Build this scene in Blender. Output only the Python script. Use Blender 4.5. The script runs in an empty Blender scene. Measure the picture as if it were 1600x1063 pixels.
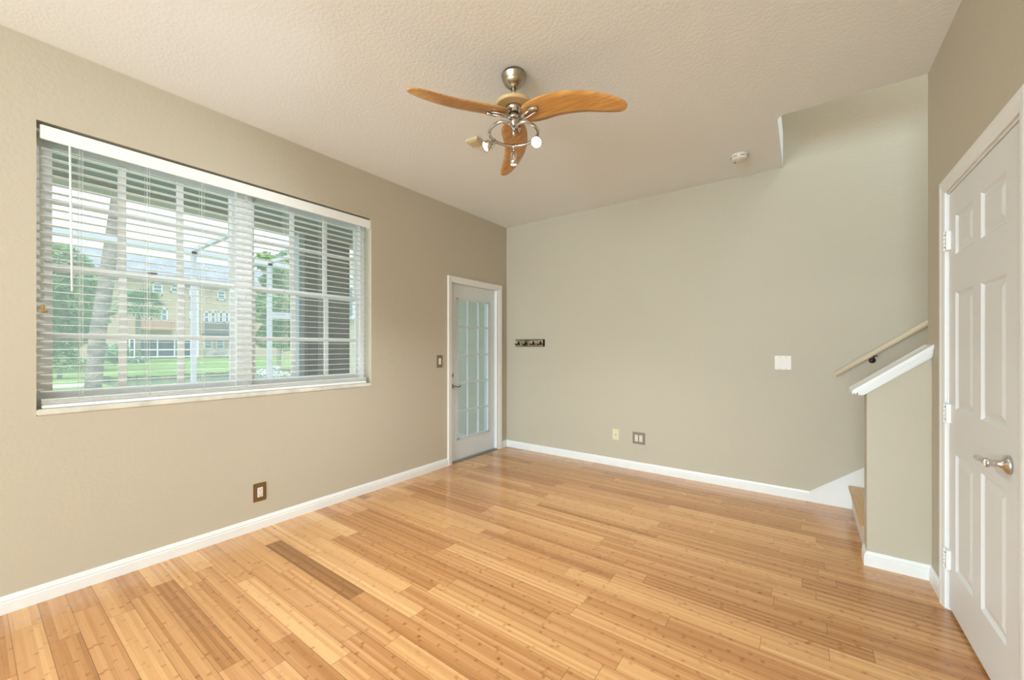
import bpy, bmesh, math, random
from mathutils import Vector, Matrix
random.seed(7)
S = bpy.context.scene
COL = S.collection
# ---------------------------------------------------------------- camera
F = 625.0
YAW = math.atan(455 / F)
CX, CY, CZ = 3.155, 0.0, 1.3
cam = bpy.data.cameras.new('camera')
camo = bpy.data.objects.new('camera', cam)
COL.objects.link(camo)
S.camera = camo
cam.sensor_width = 36
cam.lens = F / 1600 * 36
cam.shift_y = (543 - 531.5) / 1600
cam.clip_start = 0.02
cam.clip_end = 500
camo.location = (CX, CY, CZ)
camo.rotation_euler = (math.radians(90), 0, YAW)
# ---------------------------------------------------------------- colour management
S.view_settings.view_transform = 'Standard'
S.view_settings.look = 'None'
S.view_settings.gamma = 1
S.view_settings.use_curve_mapping = False
S.view_settings.exposure = 0.17
S.cycles.caustics_reflective = False
S.cycles.caustics_refractive = False
S.cycles.sample_clamp_indirect = 6
# ---------------------------------------------------------------- world
W = bpy.data.worlds.new('sky')
S.world = W
W.use_nodes = True
wn = W.node_tree
bg = wn.nodes['Background']
tc = wn.nodes.new('ShaderNodeTexCoord')
nz = wn.nodes.new('ShaderNodeTexNoise'); nz.inputs['Scale'].default_value = 2.2; nz.inputs['Detail'].default_value = 5
rp = wn.nodes.new('ShaderNodeValToRGB')
rp.color_ramp.elements[0].position = .38; rp.color_ramp.elements[0].color = (.60, .79, 1, 1)
rp.color_ramp.elements[1].position = .6; rp.color_ramp.elements[1].color = (.80, .92, 1, 1)
wn.links.new(tc.outputs['Generated'], nz.inputs['Vector'])
wn.links.new(nz.outputs['Fac'], rp.inputs['Fac'])
wn.links.new(rp.outputs['Color'], bg.inputs['Color'])
bg.inputs['Strength'].default_value = 1.45
# ---------------------------------------------------------------- sun, veiled by thin cloud
sl_ = bpy.data.lights.new('sun', 'SUN'); sl_.energy = 4.0; sl_.angle = math.radians(45); sl_.color = (1, .98, .94)
slo = bpy.data.objects.new('sun', sl_); COL.objects.link(slo)
slo.rotation_euler = Vector((-.45, .30, -1)).to_track_quat('-Z', 'Y').to_euler()
# ---------------------------------------------------------------- large added fill lights
def area(name, loc, rot, sx, sy, power, col):
    l = bpy.data.lights.new(name, 'AREA'); l.shape = 'RECTANGLE'; l.size = sx; l.size_y = sy
    l.energy = power; l.color = col
    o = bpy.data.objects.new(name, l); COL.objects.link(o); o.location = loc; o.rotation_euler = rot
    return o
area('left_fill', (.06, -3.8, 1.5), (0, math.radians(-90), 0), 1.6, 2.4, 90, (.74, .90, 1))  # added fill in front of the solid left wall, brightens the right wall
area('right_fill', (3.68, -2.6, 1.3), (0, math.radians(90), 0), 1.8, 2.4, 46, (.80, .92, 1))  # added fill at the unbroken right wall, lifts the window wall
# fill lamps added out of view: overhead, across the rear opening, above the stairs
area('overhead_fill', (1.9, -3.4, 2.82), (0, 0, 0), 2.2, 2.2, 20, (.80, .93, 1))
area('rear_fill', (1.9, -6.95, 1.35), (math.radians(90), 0, 0), 3.2, 2.4, 480, (.69, .88, 1))
area('stair_fill', (4.6, 3.75, 5.0), (0, 0, 0), 1.6, .7, 48, (.84, .94, 1))

# ---------------------------------------------------------------- materials
def mat(name, col, rough=.6, metal=0, spec=.5, emit=None, es=1, coat=0):
    m = bpy.data.materials.new(name); m.use_nodes = True
    b = m.node_tree.nodes['Principled BSDF']
    b.inputs['Base Color'].default_value = (*col, 1)
    b.inputs['Roughness'].default_value = rough
    b.inputs['Metallic'].default_value = metal
    b.inputs['Specular IOR Level'].default_value = spec
    b.inputs['Coat Weight'].default_value = coat
    if emit:
        b.inputs['Emission Color'].default_value = (*emit, 1); b.inputs['Emission Strength'].default_value = es
    return m
def N(m, t): return m.node_tree.nodes.new(t)
def LK(m, a, b): m.node_tree.links.new(a, b)
def bump(m, scale, strength, dist=.004, detail=3, coord='Object', rough=.6, thr=None):
    b = m.node_tree.nodes['Principled BSDF']
    t = N(m, 'ShaderNodeTexCoord'); n = N(m, 'ShaderNodeTexNoise')
    n.inputs['Scale'].default_value = scale; n.inputs['Detail'].default_value = detail; n.inputs['Roughness'].default_value = rough
    LK(m, t.outputs[coord], n.inputs['Vector'])
    out = n.outputs['Fac']
    if thr:
        r = N(m, 'ShaderNodeValToRGB'); r.color_ramp.elements[0].position = thr[0]; r.color_ramp.elements[1].position = thr[1]
        LK(m, out, r.inputs['Fac']); out = r.outputs['Color']
    p = N(m, 'ShaderNodeBump'); p.inputs['Strength'].default_value = strength; p.inputs['Distance'].default_value = dist
    LK(m, out, p.inputs['Height']); LK(m, p.outputs['Normal'], b.inputs['Normal'])
    return m
def vary(m, c1, c2, scale, detail=4, stretch=None, p0=.35, p1=.65):
    b = m.node_tree.nodes['Principled BSDF']
    t = N(m, 'ShaderNodeTexCoord'); n = N(m, 'ShaderNodeTexNoise'); n.inputs['Scale'].default_value = scale; n.inputs['Detail'].default_value = detail
    src = t.outputs['Object']
    if stretch:
        mp = N(m, 'ShaderNodeMapping'); mp.inputs['Scale'].default_value = stretch; LK(m, src, mp.inputs['Vector']); src = mp.outputs['Vector']
    LK(m, src, n.inputs['Vector'])
    r = N(m, 'ShaderNodeValToRGB'); r.color_ramp.elements[0].position = p0; r.color_ramp.elements[1].position = p1
    r.color_ramp.elements[0].color = (*c1, 1); r.color_ramp.elements[1].color = (*c2, 1)
    LK(m, n.outputs['Fac'], r.inputs['Fac']); LK(m, r.outputs['Color'], b.inputs['Base Color'])
    return m
M = {}
M['wall'] = bump(mat('wall_paint', (.535, .48, .375), .55, spec=.3), 42, .3, .004, 4)
M['ceil'] = bump(mat('ceiling_paint', (.84, .86, .86), .8, spec=.2), 55, .13, .004, 4, thr=(.42, .62))
M['trim'] = mat('white_trim_paint', (.83, .83, .81), .35)
M['door'] = mat('white_door_paint', (.76, .77, .77), .38)
M['extdoor'] = mat('cool_white_door_paint', (.72, .76, .78), .4)
M['vinyl'] = mat('window_vinyl', (.86, .88, .87), .45)
M['blind'] = mat('blind_white', (.92, .93, .90), .4)
M['cord'] = mat('blind_cord', (.78, .78, .74), .8)
M['sill'] = vary(mat('marble_sill', (.75, .73, .65), .3), (.80, .77, .68), (.62, .60, .52), 9)
M['nickel'] = bump(mat('brushed_nickel', (.46, .40, .30), .28, 1), 200, .1, .001)
M['chrome'] = mat('chrome', (.66, .64, .60), .14, 1)
M['satin'] = mat('satin_steel', (.66, .62, .58), .22, 1)
M['bronze'] = mat('plate_bronze', (.21, .125, .045), .4, .35)
M['taupe'] = mat('plate_taupe', (.235, .195, .14), .4, .3)
M['plastic'] = mat('white_plastic', (.78, .74, .66), .4)
M['almond'] = mat('almond_plastic', (.74, .66, .44), .45)
M['ivory'] = mat('ivory_plastic', (.72, .67, .55), .45)
M['dark'] = mat('dark_slot', (.05, .04, .03), .6)
M['iron'] = mat('dark_iron', (.035, .025, .018), .45, .5)
M['rustic'] = vary(mat('rustic_board', (.3, .2, .1), .6), (.16, .095, .04), (.52, .42, .24), 9, stretch=(1, 1, 1))
M['handrail'] = mat('cream_handrail', (.76, .67, .50), .4)
M['amber'] = mat('amber_wood', (.40, .23, .08), .45)
M['yellowed'] = mat('yellowed_cover', (.66, .54, .33), .6)
M['detector'] = mat('detector_white', (.74, .70, .62), .5)
M['bulb'] = mat('lit_bulb', (1, 1, 1), .3, emit=(1, .97, .92), es=9)
M['bulb_dim'] = mat('lit_bulb_dim', (1, 1, 1), .3, emit=(1, .97, .90), es=3)
M['tread'] = vary(mat('stair_tread_wood', (.5, .3, .13), .4), (.52, .31, .13), (.60, .39, .18), 6, stretch=(12, 1, 1))
M['riser'] = mat('riser_white', (.76, .74, .69), .45)
M['thresh'] = mat('grey_threshold', (.30, .31, .30), .4, .6)
M['blade'] = vary(mat('blade_wood', (.6, .3, .1), .32, coat=.3), (.48, .215, .05), (.64, .33, .10), 5, stretch=(1.2, 14, 14))
M['disc'] = vary(mat('maple_disc', (.6, .45, .22), .4), (.62, .44, .20), (.70, .52, .27), 6)
# outside
M['stucco'] = bump(mat('light_stucco', (.74, .67, .53), .9, spec=.1), 38, 1.0, .03, 4)
M['beamst'] = bump(mat('pale_stucco', (.58, .57, .47), .9, spec=.1), 50, .8, .02, 4)
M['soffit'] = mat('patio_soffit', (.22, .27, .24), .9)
M['pillar'] = bump(mat('brown_pillar', (.30, .225, .155), .9, spec=.1), 35, .8, .02, 4)
M['patio'] = mat('patio_concrete', (.68, .68, .66), .9)
M['alu'] = mat('white_aluminium', (.66, .72, .76), .5)
M['grass'] = vary(mat('lawn_grass', (.3, .5, .15), .95, spec=.05), (.14, .25, .075), (.26, .40, .14), .35, 6)
M['bank'] = vary(mat('bank_edge', (.1, .12, .05), .95), (.06, .08, .05), (.2, .2, .1), 3)
M['path'] = mat('pale_path', (.72, .72, .62), .9)
M['water'] = bump(vary(mat('pond_water', (.25, .32, .22), .12), (.22, .33, .2), (.30, .42, .28), .4), 3, .15, .03)
M['bark'] = bump(vary(mat('palm_bark', (.36, .31, .27), .95, spec=.05), (.17, .15, .14), (.42, .37, .34), 2.5, 8, stretch=(1, 1, 4)), 14, 1, .05)
M['bark2'] = vary(mat('thin_bark', (.4, .36, .32), .95), (.30, .28, .26), (.50, .47, .42), 4)
def leafm(name, a, b, sc=1.2):
    return vary(mat(name, a, .8, spec=.1), a, b, sc, 5, p0=.3, p1=.7)
M['leafA'] = leafm('broadleaf_leaves', (.07, .19, .07), (.27, .44, .17))
M['leafB'] = leafm('cypress_leaves', (.10, .27, .07), (.36, .58, .20), 2.5)
M['leafC'] = leafm('palmetto_leaves', (.14, .32, .16), (.38, .55, .32), 2)
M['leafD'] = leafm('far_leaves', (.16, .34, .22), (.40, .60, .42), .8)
M['leafW'] = leafm('white_blossoms', (.60, .66, .62), (.92, .94, .92), 4)
M['twall'] = vary(mat('townhouse_stucco', (.55, .45, .33), .95), (.52, .42, .32), (.57, .47, .36), .3)
M['troof'] = bump(vary(mat('townhouse_tiles', (.5, .52, .56), .9), (.27, .30, .35), (.36, .39, .44), .8), 3, 1, .1)
M['twin'] = mat('townhouse_glass', (.16, .24, .30), .15)
M['tframe'] = mat('townhouse_white', (.82, .86, .88), .6)
M['tscreen'] = mat('porch_screen', (.06, .09, .14), .8)
M['tbalb'] = mat('terracotta_balcony', (.46, .27, .18), .8)
M['tbalk'] = mat('black_balcony', (.06, .08, .12), .7)
M['stone'] = vary(mat('stone_planter', (.4, .38, .36), .9), (.2, .22, .2), (.55, .5, .47), 2)

def glass_mat(name, tint, gl, haze, haze_col):
    m = bpy.data.materials.new(name); m.use_nodes = True; t = m.node_tree; t.nodes.remove(t.nodes['Principled BSDF'])
    o = t.nodes['Material Output']
    tr = N(m, 'ShaderNodeBsdfTransparent'); tr.inputs['Color'].default_value = (*tint, 1)
    g = N(m, 'ShaderNodeBsdfGlossy'); g.inputs['Roughness'].default_value = .02
    d = N(m, 'ShaderNodeBsdfTranslucent'); d.inputs['Color'].default_value = (*haze_col, 1)
    m1 = N(m, 'ShaderNodeMixShader'); m1.inputs[0].default_value = gl
    m2 = N(m, 'ShaderNodeMixShader'); m2.inputs[0].default_value = haze
    LK(m, tr.outputs[0], m1.inputs[1]); LK(m, g.outputs[0], m1.inputs[2])
    LK(m, m1.outputs[0], m2.inputs[1]); LK(m, d.outputs[0], m2.inputs[2]); LK(m, m2.outputs[0], o.inputs['Surface'])
    return m
M['glass'] = glass_mat('window_glass', (1, 1, 1), .04, .10, (.9, .95, 1))  # pale translucent share paints a washed haze over the view outside
M['mesh'] = glass_mat('insect_screen', (1, 1, 1), 0, .10, (.9, .95, 1))

def floor_material():
    m = mat('bamboo_planks', (.6, .35, .15), .3, spec=.5, coat=.3); b = m.node_tree.nodes['Principled BSDF']
    b.inputs['Coat Roughness'].default_value = .10
    def math_(op, a=None, bb=None, c=None):
        n = N(m, 'ShaderNodeMath'); n.operation = op
        for i, v in enumerate((a, bb, c)):
            if v is None: continue
            if isinstance(v, (int, float)): n.inputs[i].default_value = v
            else: LK(m, v, n.inputs[i])
        return n.outputs[0]
    uv = N(m, 'ShaderNodeUVMap'); uv.uv_map = 'plank'
    sp = N(m, 'ShaderNodeSeparateXYZ'); LK(m, uv.outputs[0], sp.inputs[0]); U, V = sp.outputs[0], sp.outputs[1]
    at = N(m, 'ShaderNodeAttribute'); at.attribute_name = 'plank_tone'
    sa = N(m, 'ShaderNodeSeparateColor'); LK(m, at.outputs['Color'], sa.inputs[0]); TONE, SEED, LEN = sa.outputs[0], sa.outputs[1], sa.outputs[2]
    strip = math_('FLOOR', math_('DIVIDE', V, .0158))
    cmb = N(m, 'ShaderNodeCombineXYZ'); LK(m, strip, cmb.inputs[0]); LK(m, SEED, cmb.inputs[1])
    wnz = N(m, 'ShaderNodeTexWhiteNoise'); wnz.noise_dimensions = '3D'; LK(m, cmb.outputs[0], wnz.inputs[0])
    SR = wnz.outputs['Value']
    # fine grain along the plank
    gc = N(m, 'ShaderNodeCombineXYZ'); LK(m, math_('MULTIPLY', U, 3.0), gc.inputs[0]); LK(m, math_('MULTIPLY', V, 260.0), gc.inputs[1]); LK(m, math_('MULTIPLY', SEED, 77.0), gc.inputs[2])
    gn = N(m, 'ShaderNodeTexNoise'); gn.inputs['Scale'].default_value = 1; gn.inputs['Detail'].default_value = 3; LK(m, gc.outputs[0], gn.inputs['Vector'])
    # knuckles: one short darker mark per strip every 23 cm
    ph = math_('MULTIPLY', SR, 9.0)
    fr = math_('FRACT', math_('ADD', math_('DIVIDE', U, .23), ph))
    kn_ = N(m, 'ShaderNodeTexNoise'); kn_.inputs['Scale'].default_value = 60; LK(m, uv.outputs[0], kn_.inputs['Vector'])
    dist = math_('ADD', math_('ABSOLUTE', math_('SUBTRACT', fr, .5)), math_('MULTIPLY', math_('SUBTRACT', kn_.outputs['Fac'], .5), .05))
    mr = N(m, 'ShaderNodeMapRange'); LK(m, dist, mr.inputs[0]); mr.inputs[1].default_value = .015; mr.inputs[2].default_value = .05; mr.inputs[3].default_value = 1; mr.inputs[4].default_value = 0
    ks = N(m, 'ShaderNodeTexNoise'); ks.inputs['Scale'].default_value = 14; LK(m, uv.outputs[0], ks.inputs['Vector'])
    kmask = N(m, 'ShaderNodeMapRange'); LK(m, ks.outputs['Fac'], kmask.inputs[0]); kmask.inputs[1].default_value = .42; kmask.inputs[2].default_value = .62
    K = math_('MULTIPLY', mr.outputs[0], math_('MULTIPLY', kmask.outputs[0], .8))
    t0 = math_('ADD', math_('MULTIPLY', TONE, .58), math_('MULTIPLY', SR, .34))
    t1 = math_('ADD', t0, math_('MULTIPLY', math_('SUBTRACT', gn.outputs['Fac'], .5), .32))
    t2 = math_('SUBTRACT', math_('ADD', t1, .01), math_('MULTIPLY', K, .42))
    r = N(m, 'ShaderNodeValToRGB'); e = r.color_ramp.elements
    e[0].position = 0; e[0].color = (.25, .105, .030, 1)
    e[1].position = 1; e[1].color = (.80, .50, .235, 1)
    for p, c in ((.28, (.43, .185, .060)), (.5, (.575, .28, .105)), (.75, (.70, .385, .155))):
        q = e.new(p); q.color = (*c, 1)
    LK(m, t2, r.inputs['Fac'])
    # seams round each plank
    dv = math_('MINIMUM', V, math_('SUBTRACT', .0945, V))
    du = math_('MINIMUM', U, math_('SUBTRACT', LEN, U))
    d = math_('MINIMUM', dv, du)
    sm = N(m, 'ShaderNodeMapRange'); LK(m, d, sm.inputs[0]); sm.inputs[1].default_value = .0004; sm.inputs[2].default_value = .0016; sm.inputs[3].default_value = .75; sm.inputs[4].default_value = 0
    mx = N(m, 'ShaderNodeMix'); mx.data_type = 'RGBA'; LK(m, sm.outputs[0], mx.inputs[0]); LK(m, r.outputs['Color'], mx.inputs[6]); mx.inputs[7].default_value = (.10, .045, .015, 1)
    LK(m, mx.outputs[2], b.inputs['Base Color'])
    tco = N(m, 'ShaderNodeTexCoord'); n2 = N(m, 'ShaderNodeTexNoise'); n2.inputs['Scale'].default_value = 2.5; n2.inputs['Detail'].default_value = 4; LK(m, tco.outputs['Object'], n2.inputs['Vector'])
    rr = N(m, 'ShaderNodeMapRange'); LK(m, n2.outputs['Fac'], rr.inputs[0]); rr.inputs[1].default_value = .3; rr.inputs[2].default_value = .7; rr.inputs[3].default_value = .18; rr.inputs[4].default_value = .30
    LK(m, rr.outputs[0], b.inputs['Roughness'])
    bp = N(m, 'ShaderNodeBump'); bp.inputs['Strength'].default_value = .04; bp.inputs['Distance'].default_value = .002
    LK(m, gn.outputs['Fac'], bp.inputs['Height']); LK(m, bp.outputs[0], b.inputs['Normal'])
    return m
M['floor'] = floor_material()

# ---------------------------------------------------------------- mesh helpers
class MB:
    def __init__(s): s.b = bmesh.new(); s.sm = False
    def box(s, a, b, bev=0, rot=None, org=None):
        a, b = Vector(a), Vector(b)
        lo = Vector([min(a[i], b[i]) for i in range(3)]); hi = Vector([max(a[i], b[i]) for i in range(3)])
        t = bmesh.new(); bmesh.ops.create_cube(t, size=1)
        for v in t.verts: v.co = Vector([lo[i] + (v.co[i] + .5) * (hi[i] - lo[i]) for i in range(3)])
        if bev: bmesh.ops.bevel(t, geom=t.edges[:] , offset=bev, segments=2, affect='EDGES')
        if rot is not None:
            o = Vector(org) if org else (lo + hi) / 2
            for v in t.verts: v.co = rot @ (v.co - o) + o
        s._add(t); return s
    def _add(s, t):
        mp = {}
        for v in t.verts: mp[v] = s.b.verts.new(v.co)
        for f in t.faces:
            nf = s.b.faces.new([mp[v] for v in f.verts]); nf.smooth = f.smooth
        t.free()
    def prism(s, pts, axis, a, b):
        """closed outline in the two other axes, extruded along axis from a to b"""
        def mk(p, h):
            v = [0, 0, 0]; o = [i for i in range(3) if i != axis]; v[o[0]] = p[0]; v[o[1]] = p[1]; v[axis] = h; return Vector(v)
        t = bmesh.new()
        A = [t.verts.new(mk(p, a)) for p in pts]; B = [t.verts.new(mk(p, b)) for p in pts]
        n = len(pts); t.faces.new(A); t.faces.new(B[::-1])
        for i in range(n): t.faces.new((A[i], B[i], B[(i + 1) % n], A[(i + 1) % n]))
        bmesh.ops.recalc_face_normals(t, faces=t.faces[:]); s._add(t); return s
    def tube(s, pts, r, n=12, cap=True):
        pts = [Vector(p) for p in pts]; rs = r if isinstance(r, (list, tuple)) else [r] * len(pts)
        t = bmesh.new(); rings = []; up = None
        for i, p in enumerate(pts):
            d = (pts[min(i + 1, len(pts) - 1)] - pts[max(i - 1, 0)]).normalized()
            if up is None:
                up = Vector((0, 0, 1)) if abs(d.z) < .9 else Vector((1, 0, 0))
            x = d.cross(up).normalized(); y = x.cross(d).normalized(); up = y
            rings.append([t.verts.new(p + (x * math.cos(2 * math.pi * k / n) + y * math.sin(2 * math.pi * k / n)) * rs[i]) for k in range(n)])
        for i in range(len(rings) - 1):
            for k in range(n):
                f = t.faces.new((rings[i][k], rings[i][(k + 1) % n], rings[i + 1][(k + 1) % n], rings[i + 1][k])); f.smooth = True
        if cap: t.faces.new(rings[0][::-1]); t.faces.new(rings[-1])
        bmesh.ops.recalc_face_normals(t, faces=t.faces[:]); s._add(t); return s
    def lathe(s, org, prof, axis=(0, 0, 1), n=32, smooth=True):
        """prof: (radius, height) pairs along axis"""
        ax = Vector(axis).normalized(); q = Vector((0, 0, 1)).rotation_difference(ax); org = Vector(org)
        t = bmesh.new(); rings = []
        for r, h in prof:
            if r < 1e-6: rings.append([t.verts.new(org + q @ Vector((0, 0, h)))])
            else: rings.append([t.verts.new(org + q @ Vector((r * math.cos(2 * math.pi * k / n), r * math.sin(2 * math.pi * k / n), h))) for k in range(n)])
        for i in range(len(rings) - 1):
            a, b = rings[i], rings[i + 1]
            for k in range(n):
                j = (k + 1) % n
                if len(a) == 1 and len(b) == 1: continue
                if len(a) == 1: f = t.faces.new((a[0], b[k], b[j]))
                elif len(b) == 1: f = t.faces.new((a[k], a[j], b[0]))
                else: f = t.faces.new((a[k], a[j], b[j], b[k]))
                f.smooth = smooth
        if len(rings[0]) > 1: t.faces.new(rings[0][::-1])
        if len(rings[-1]) > 1: t.faces.new(rings[-1])
        bmesh.ops.recalc_face_normals(t, faces=t.faces[:]); s._add(t); return s
    def quad(s, *p):
        s.b.faces.new([s.b.verts.new(Vector(q)) for q in p]); return s
    def build(s, name, m, parent=None, kind=None, loc=None):
        me = bpy.data.meshes.new(name); s.b.to_mesh(me); s.b.free(); me.materials.append(m)
        o = bpy.data.objects.new(name, me); COL.objects.link(o)
        if parent:
            o.parent = parent; o.matrix_parent_inverse = parent.matrix_basis.inverted()
        if kind: o['kind'] = kind
        return o
def empty(name, loc, label=None, cat=None, group=None, kind=None):
    o = bpy.data.objects.new(name, None); COL.objects.link(o); o.location = loc; o.empty_display_size = .1
    return tag(o, label, cat, group, kind)
def tag(o, label=None, cat=None, group=None, kind=None):
    if label: o['label'] = label
    if cat: o['category'] = cat
    if group: o['group'] = group
    if kind: o['kind'] = kind
    return o
def at(px, py, axis, v):
    """point of the photograph on a plane of the room"""
    u = (px - 800) / F; r = (-math.sin(YAW) + u * math.cos(YAW), math.cos(YAW) + u * math.sin(YAW), (543 - py) / F)
    c = (CX, CY, CZ); t = (v - c[axis]) / r[axis]
    return Vector([c[i] + t * r[i] for i in range(3)])
ST = 'structure'
# ---------------------------------------------------------------- dimensions
WX, D, H = 3.735, 4.212, 2.87
YR = -7.0                       # rear of the room behind the camera
WY0, WY1, WZ0, WZ1 = .221, 2.173, .951, 2.461
DY0, DY1, DZ = 3.185, 4.02, 2.035   # glass door rough opening
EX = -.21                       # outside face of the left wall

# ---------------------------------------------------------------- floor
def build_floor():
    b = bmesh.new(); uvl = b.loops.layers.uv.new('plank'); cl = b.loops.layers.float_color.new('plank_tone')
    pw = .0945; y0 = 1.1675; k0 = int(math.floor((YR - y0) / pw)); k1 = int(math.ceil((D - y0) / pw)); L = .96
    rnd = random.Random(11)
    x_end = 3.86
    for k in range(k0, k1):
        ya, yb = y0 + k * pw, y0 + (k + 1) * pw
        fixed = {0: .305}.get(k)
        off = fixed if fixed is not None else (rnd.choice([.12, .33, .47, .68, .81, .25, .58]) + rnd.uniform(-.05, .05))
        x = off - L
        j = 0
        while x < x_end:
            xa, xb = max(x, 0), min(x + L, x_end)
            tone = min(1, max(0, rnd.gauss(.62, .19)))
            if rnd.random() < .10: tone = rnd.uniform(.18, .32)
            if k == 0 and j == 1: tone = -.25
            elif abs(k) <= 1 and tone < .4: tone = .6
            seed = rnd.random()
            if xb - xa > .005:
                vs = [b.verts.new((xa, ya, 0)), b.verts.new((xb, ya, 0)), b.verts.new((xb, yb, 0)), b.verts.new((xa, yb, 0))]
                f = b.faces.new(vs)
                for lp, (uu, vv) in zip(f.loops, ((xa - x, 0), (xb - x, 0), (xb - x, pw), (xa - x, pw))):
                    lp[uvl].uv = (uu, vv); lp[cl] = (tone, seed, L, 1)
            x += L; j += 1
    bmesh.ops.remove_doubles(b, verts=b.verts, dist=1e-5)
    # thickness below
    me = bpy.data.meshes.new('floor'); b.to_mesh(me); b.free(); me.materials.append(M['floor'])
    o = bpy.data.objects.new('floor', me); COL.objects.link(o); o['kind'] = ST
    sb = MB().box((-.2, YR - .2, -.12), (3.95, D + .2, -.004)); sb.build('floor_base', M['patio'], o)
build_floor()

# ---------------------------------------------------------------- walls
m = MB()
m.box((EX, YR - .15, 0), (0, WY0, H)); m.box((EX, WY0, 0), (0, WY1, WZ0)); m.box((EX, WY0, WZ1), (0, WY1, H))
m.box((EX, WY1, 0), (0, DY0, H)); m.box((EX, DY0, DZ), (0, DY1, H)); m.box((EX, DY1, 0), (0, D + .12, H))
m.build('wall_left', M['wall'], kind=ST)
MB().box((0, D, 0), (6.2, D + .12, 5.2)).build('wall_back', M['wall'], kind=ST)
R0, R1, RZ = 2.035, 2.886, 2.068        # six panel door opening
m = MB()
m.box((WX, YR - .15, 0), (WX + .115, R0, H)); m.box((WX, R0, RZ), (WX + .115, R1, H)); m.box((WX, R1, 0), (WX + .115, 3.267, H))
m.build('wall_right', M['wall'], kind=ST)
m = MB()
m.box((0, YR - .15, 0), (.25, YR, H)); m.box((3.55, YR - .15, 0), (WX, YR, H)); m.box((.25, YR - .15, 2.6), (3.55, YR, H)); m.box((.25, YR - .15, 0), (3.55, YR, .12))
m.build('wall_rear', M['wall'], kind=ST)
# closet behind the six panel door and walls of the stairwell
MB().box((WX + .115, 3.167, 0), (6.2, 3.267, 2.87)).build('wall_stair_side', M['wall'], kind=ST)
MB().box((6.1, 3.27, 0), (6.2, D, 5.2)).build('wall_stair_end', M['wall'], kind=ST)
MB().box((3.0, 3.157, H + .30), (6.2, 3.257, 5.2)).build('wall_upstairs', M['wall'], kind=ST)
MB().box((2.90, 3.157, H + .30), (3.0, D, 5.2)).build('wall_upstairs_left', M['wall'], kind=ST)
MB().box((2.9, 3.157, 5.2), (6.2, D + .12, 5.3)).build('ceiling_upstairs', M['ceil'], kind=ST)
# ceiling with the stair opening (rounded corner)
OX, OY, rr = 3.012, 3.258, .055
pts = [(0, YR), (WX, YR), (WX, 3.267), (WX, OY)]
pts += [(OX + rr - rr * math.sin(a), OY + rr - rr * math.cos(a)) for a in [i * math.pi / 2 / 8 for i in range(9)]]
pts += [(OX, D), (0, D)]
pts[2:4] = [(WX, OY)]
MB().prism(pts, 2, H, H + .30).build('ceiling', M['ceil'], kind=ST)
# knee wall of the stair
KX, KY0, KY1 = 3.462, 3.18, 3.30
sl = .80
kz = lambda x: 1.04 + sl * (x - KX)
MB().prism([(KX, 0), (WX + .02, 0), (WX + .02, kz(WX + .02)), (KX, kz(KX))], 1, KY0, KY1).build('wall_stair_half', M['wall'], kind=ST)
cap = MB()
x0, x1 = 3.392, WX - .0005
zt = lambda x: kz(x) + .046
def slab(ya, yb, xa, xb, top, bot):
    cap.prism([(xa, kz(xa) + bot), (xb, kz(xb) + bot), (xb, kz(xb) + top), (xa, kz(xa) + top)], 1, ya, yb)
slab(3.130, 3.352, x0, x1, .058, .036)
slab(3.137, 3.345, x0 + .012, x1, .038, .026)
slab(3.148, 3.334, x0 + .028, x1, .028, .006)
slab(3.158, 3.322, x0 + .040, x1, .008, -.006)
slab(3.168, 3.312, x0 + .052, x1, -.004, -.014)
cap.build('trim_stair_cap', M['trim'], kind=ST)

# baseboards
BH = .085
def base_prof():
    return [(0, 0), (.014, 0), (.014, .052), (.012, .056), (.0125, .066), (.008, .074), (.006, BH - .002), (.004, BH), (0, BH)]
m = MB(); P = [(x, z) for x, z in base_prof()]
m.prism(P, 1, YR, 3.131); m.prism(P, 1, 4.095, D - .001)
m.build('baseboard_left', M['trim'], kind=ST)
MB().prism([(D - a, z) for a, z in base_prof()], 0, 0, 3.199).build('baseboard_back', M['trim'], kind=ST)
MB().prism([(WX - a, z) for a, z in base_prof()], 1, 2.947, KY0 - .001).prism([(WX - a, z) for a, z in base_prof()], 1, YR, 1.958).build('baseboard_right', M['trim'], kind=ST)
m = MB()
m.prism([(KY0 - a - .0002, z) for a, z in base_prof()], 0, KX + .0001, WX - .001)
m.prism([(KX - a - .0002, z) for a, z in base_prof()], 1, KY0 - .0138, KY1 - .012)
m.build('baseboard_half_wall', M['trim'], kind=ST)
# sloping skirt board beside the stairs
xs = 3.199
m = MB()
m.prism([(xs, 0), (6.0, 0), (6.0, BH + .752 * (6.0 - xs)), (xs, BH)], 1, D - .012, D - .0005)
xq = 3.199
m.prism([(xs, BH - .012), (6.0, BH - .012 + .752 * (6.0 - xs)), (6.0, BH + .004 + .752 * (6.0 - xs)), (xs, BH + .004)], 1, D - .016, D - .011)
m.build('trim_stair_skirt', M['trim'], kind=ST)

# stairs
st = empty('staircase', (3.47, 3.75, 0), 'white-riser staircase with wooden treads climbing behind the half wall', 'stairs')
for i in range(9):
    xa = 3.47 + .254 * i
    MB().box((xa, KY1 + .001, .19 * i), (xa + .02, D - .017, .19 * (i + 1) - .026)).build('riser', M['riser'], st)
    MB().box((xa - .022, KY1 + .001, .19 * (i + 1) - .026), (xa + .254, D - .017, .19 * (i + 1)), .004).build('tread', M['tread'], st)

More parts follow.
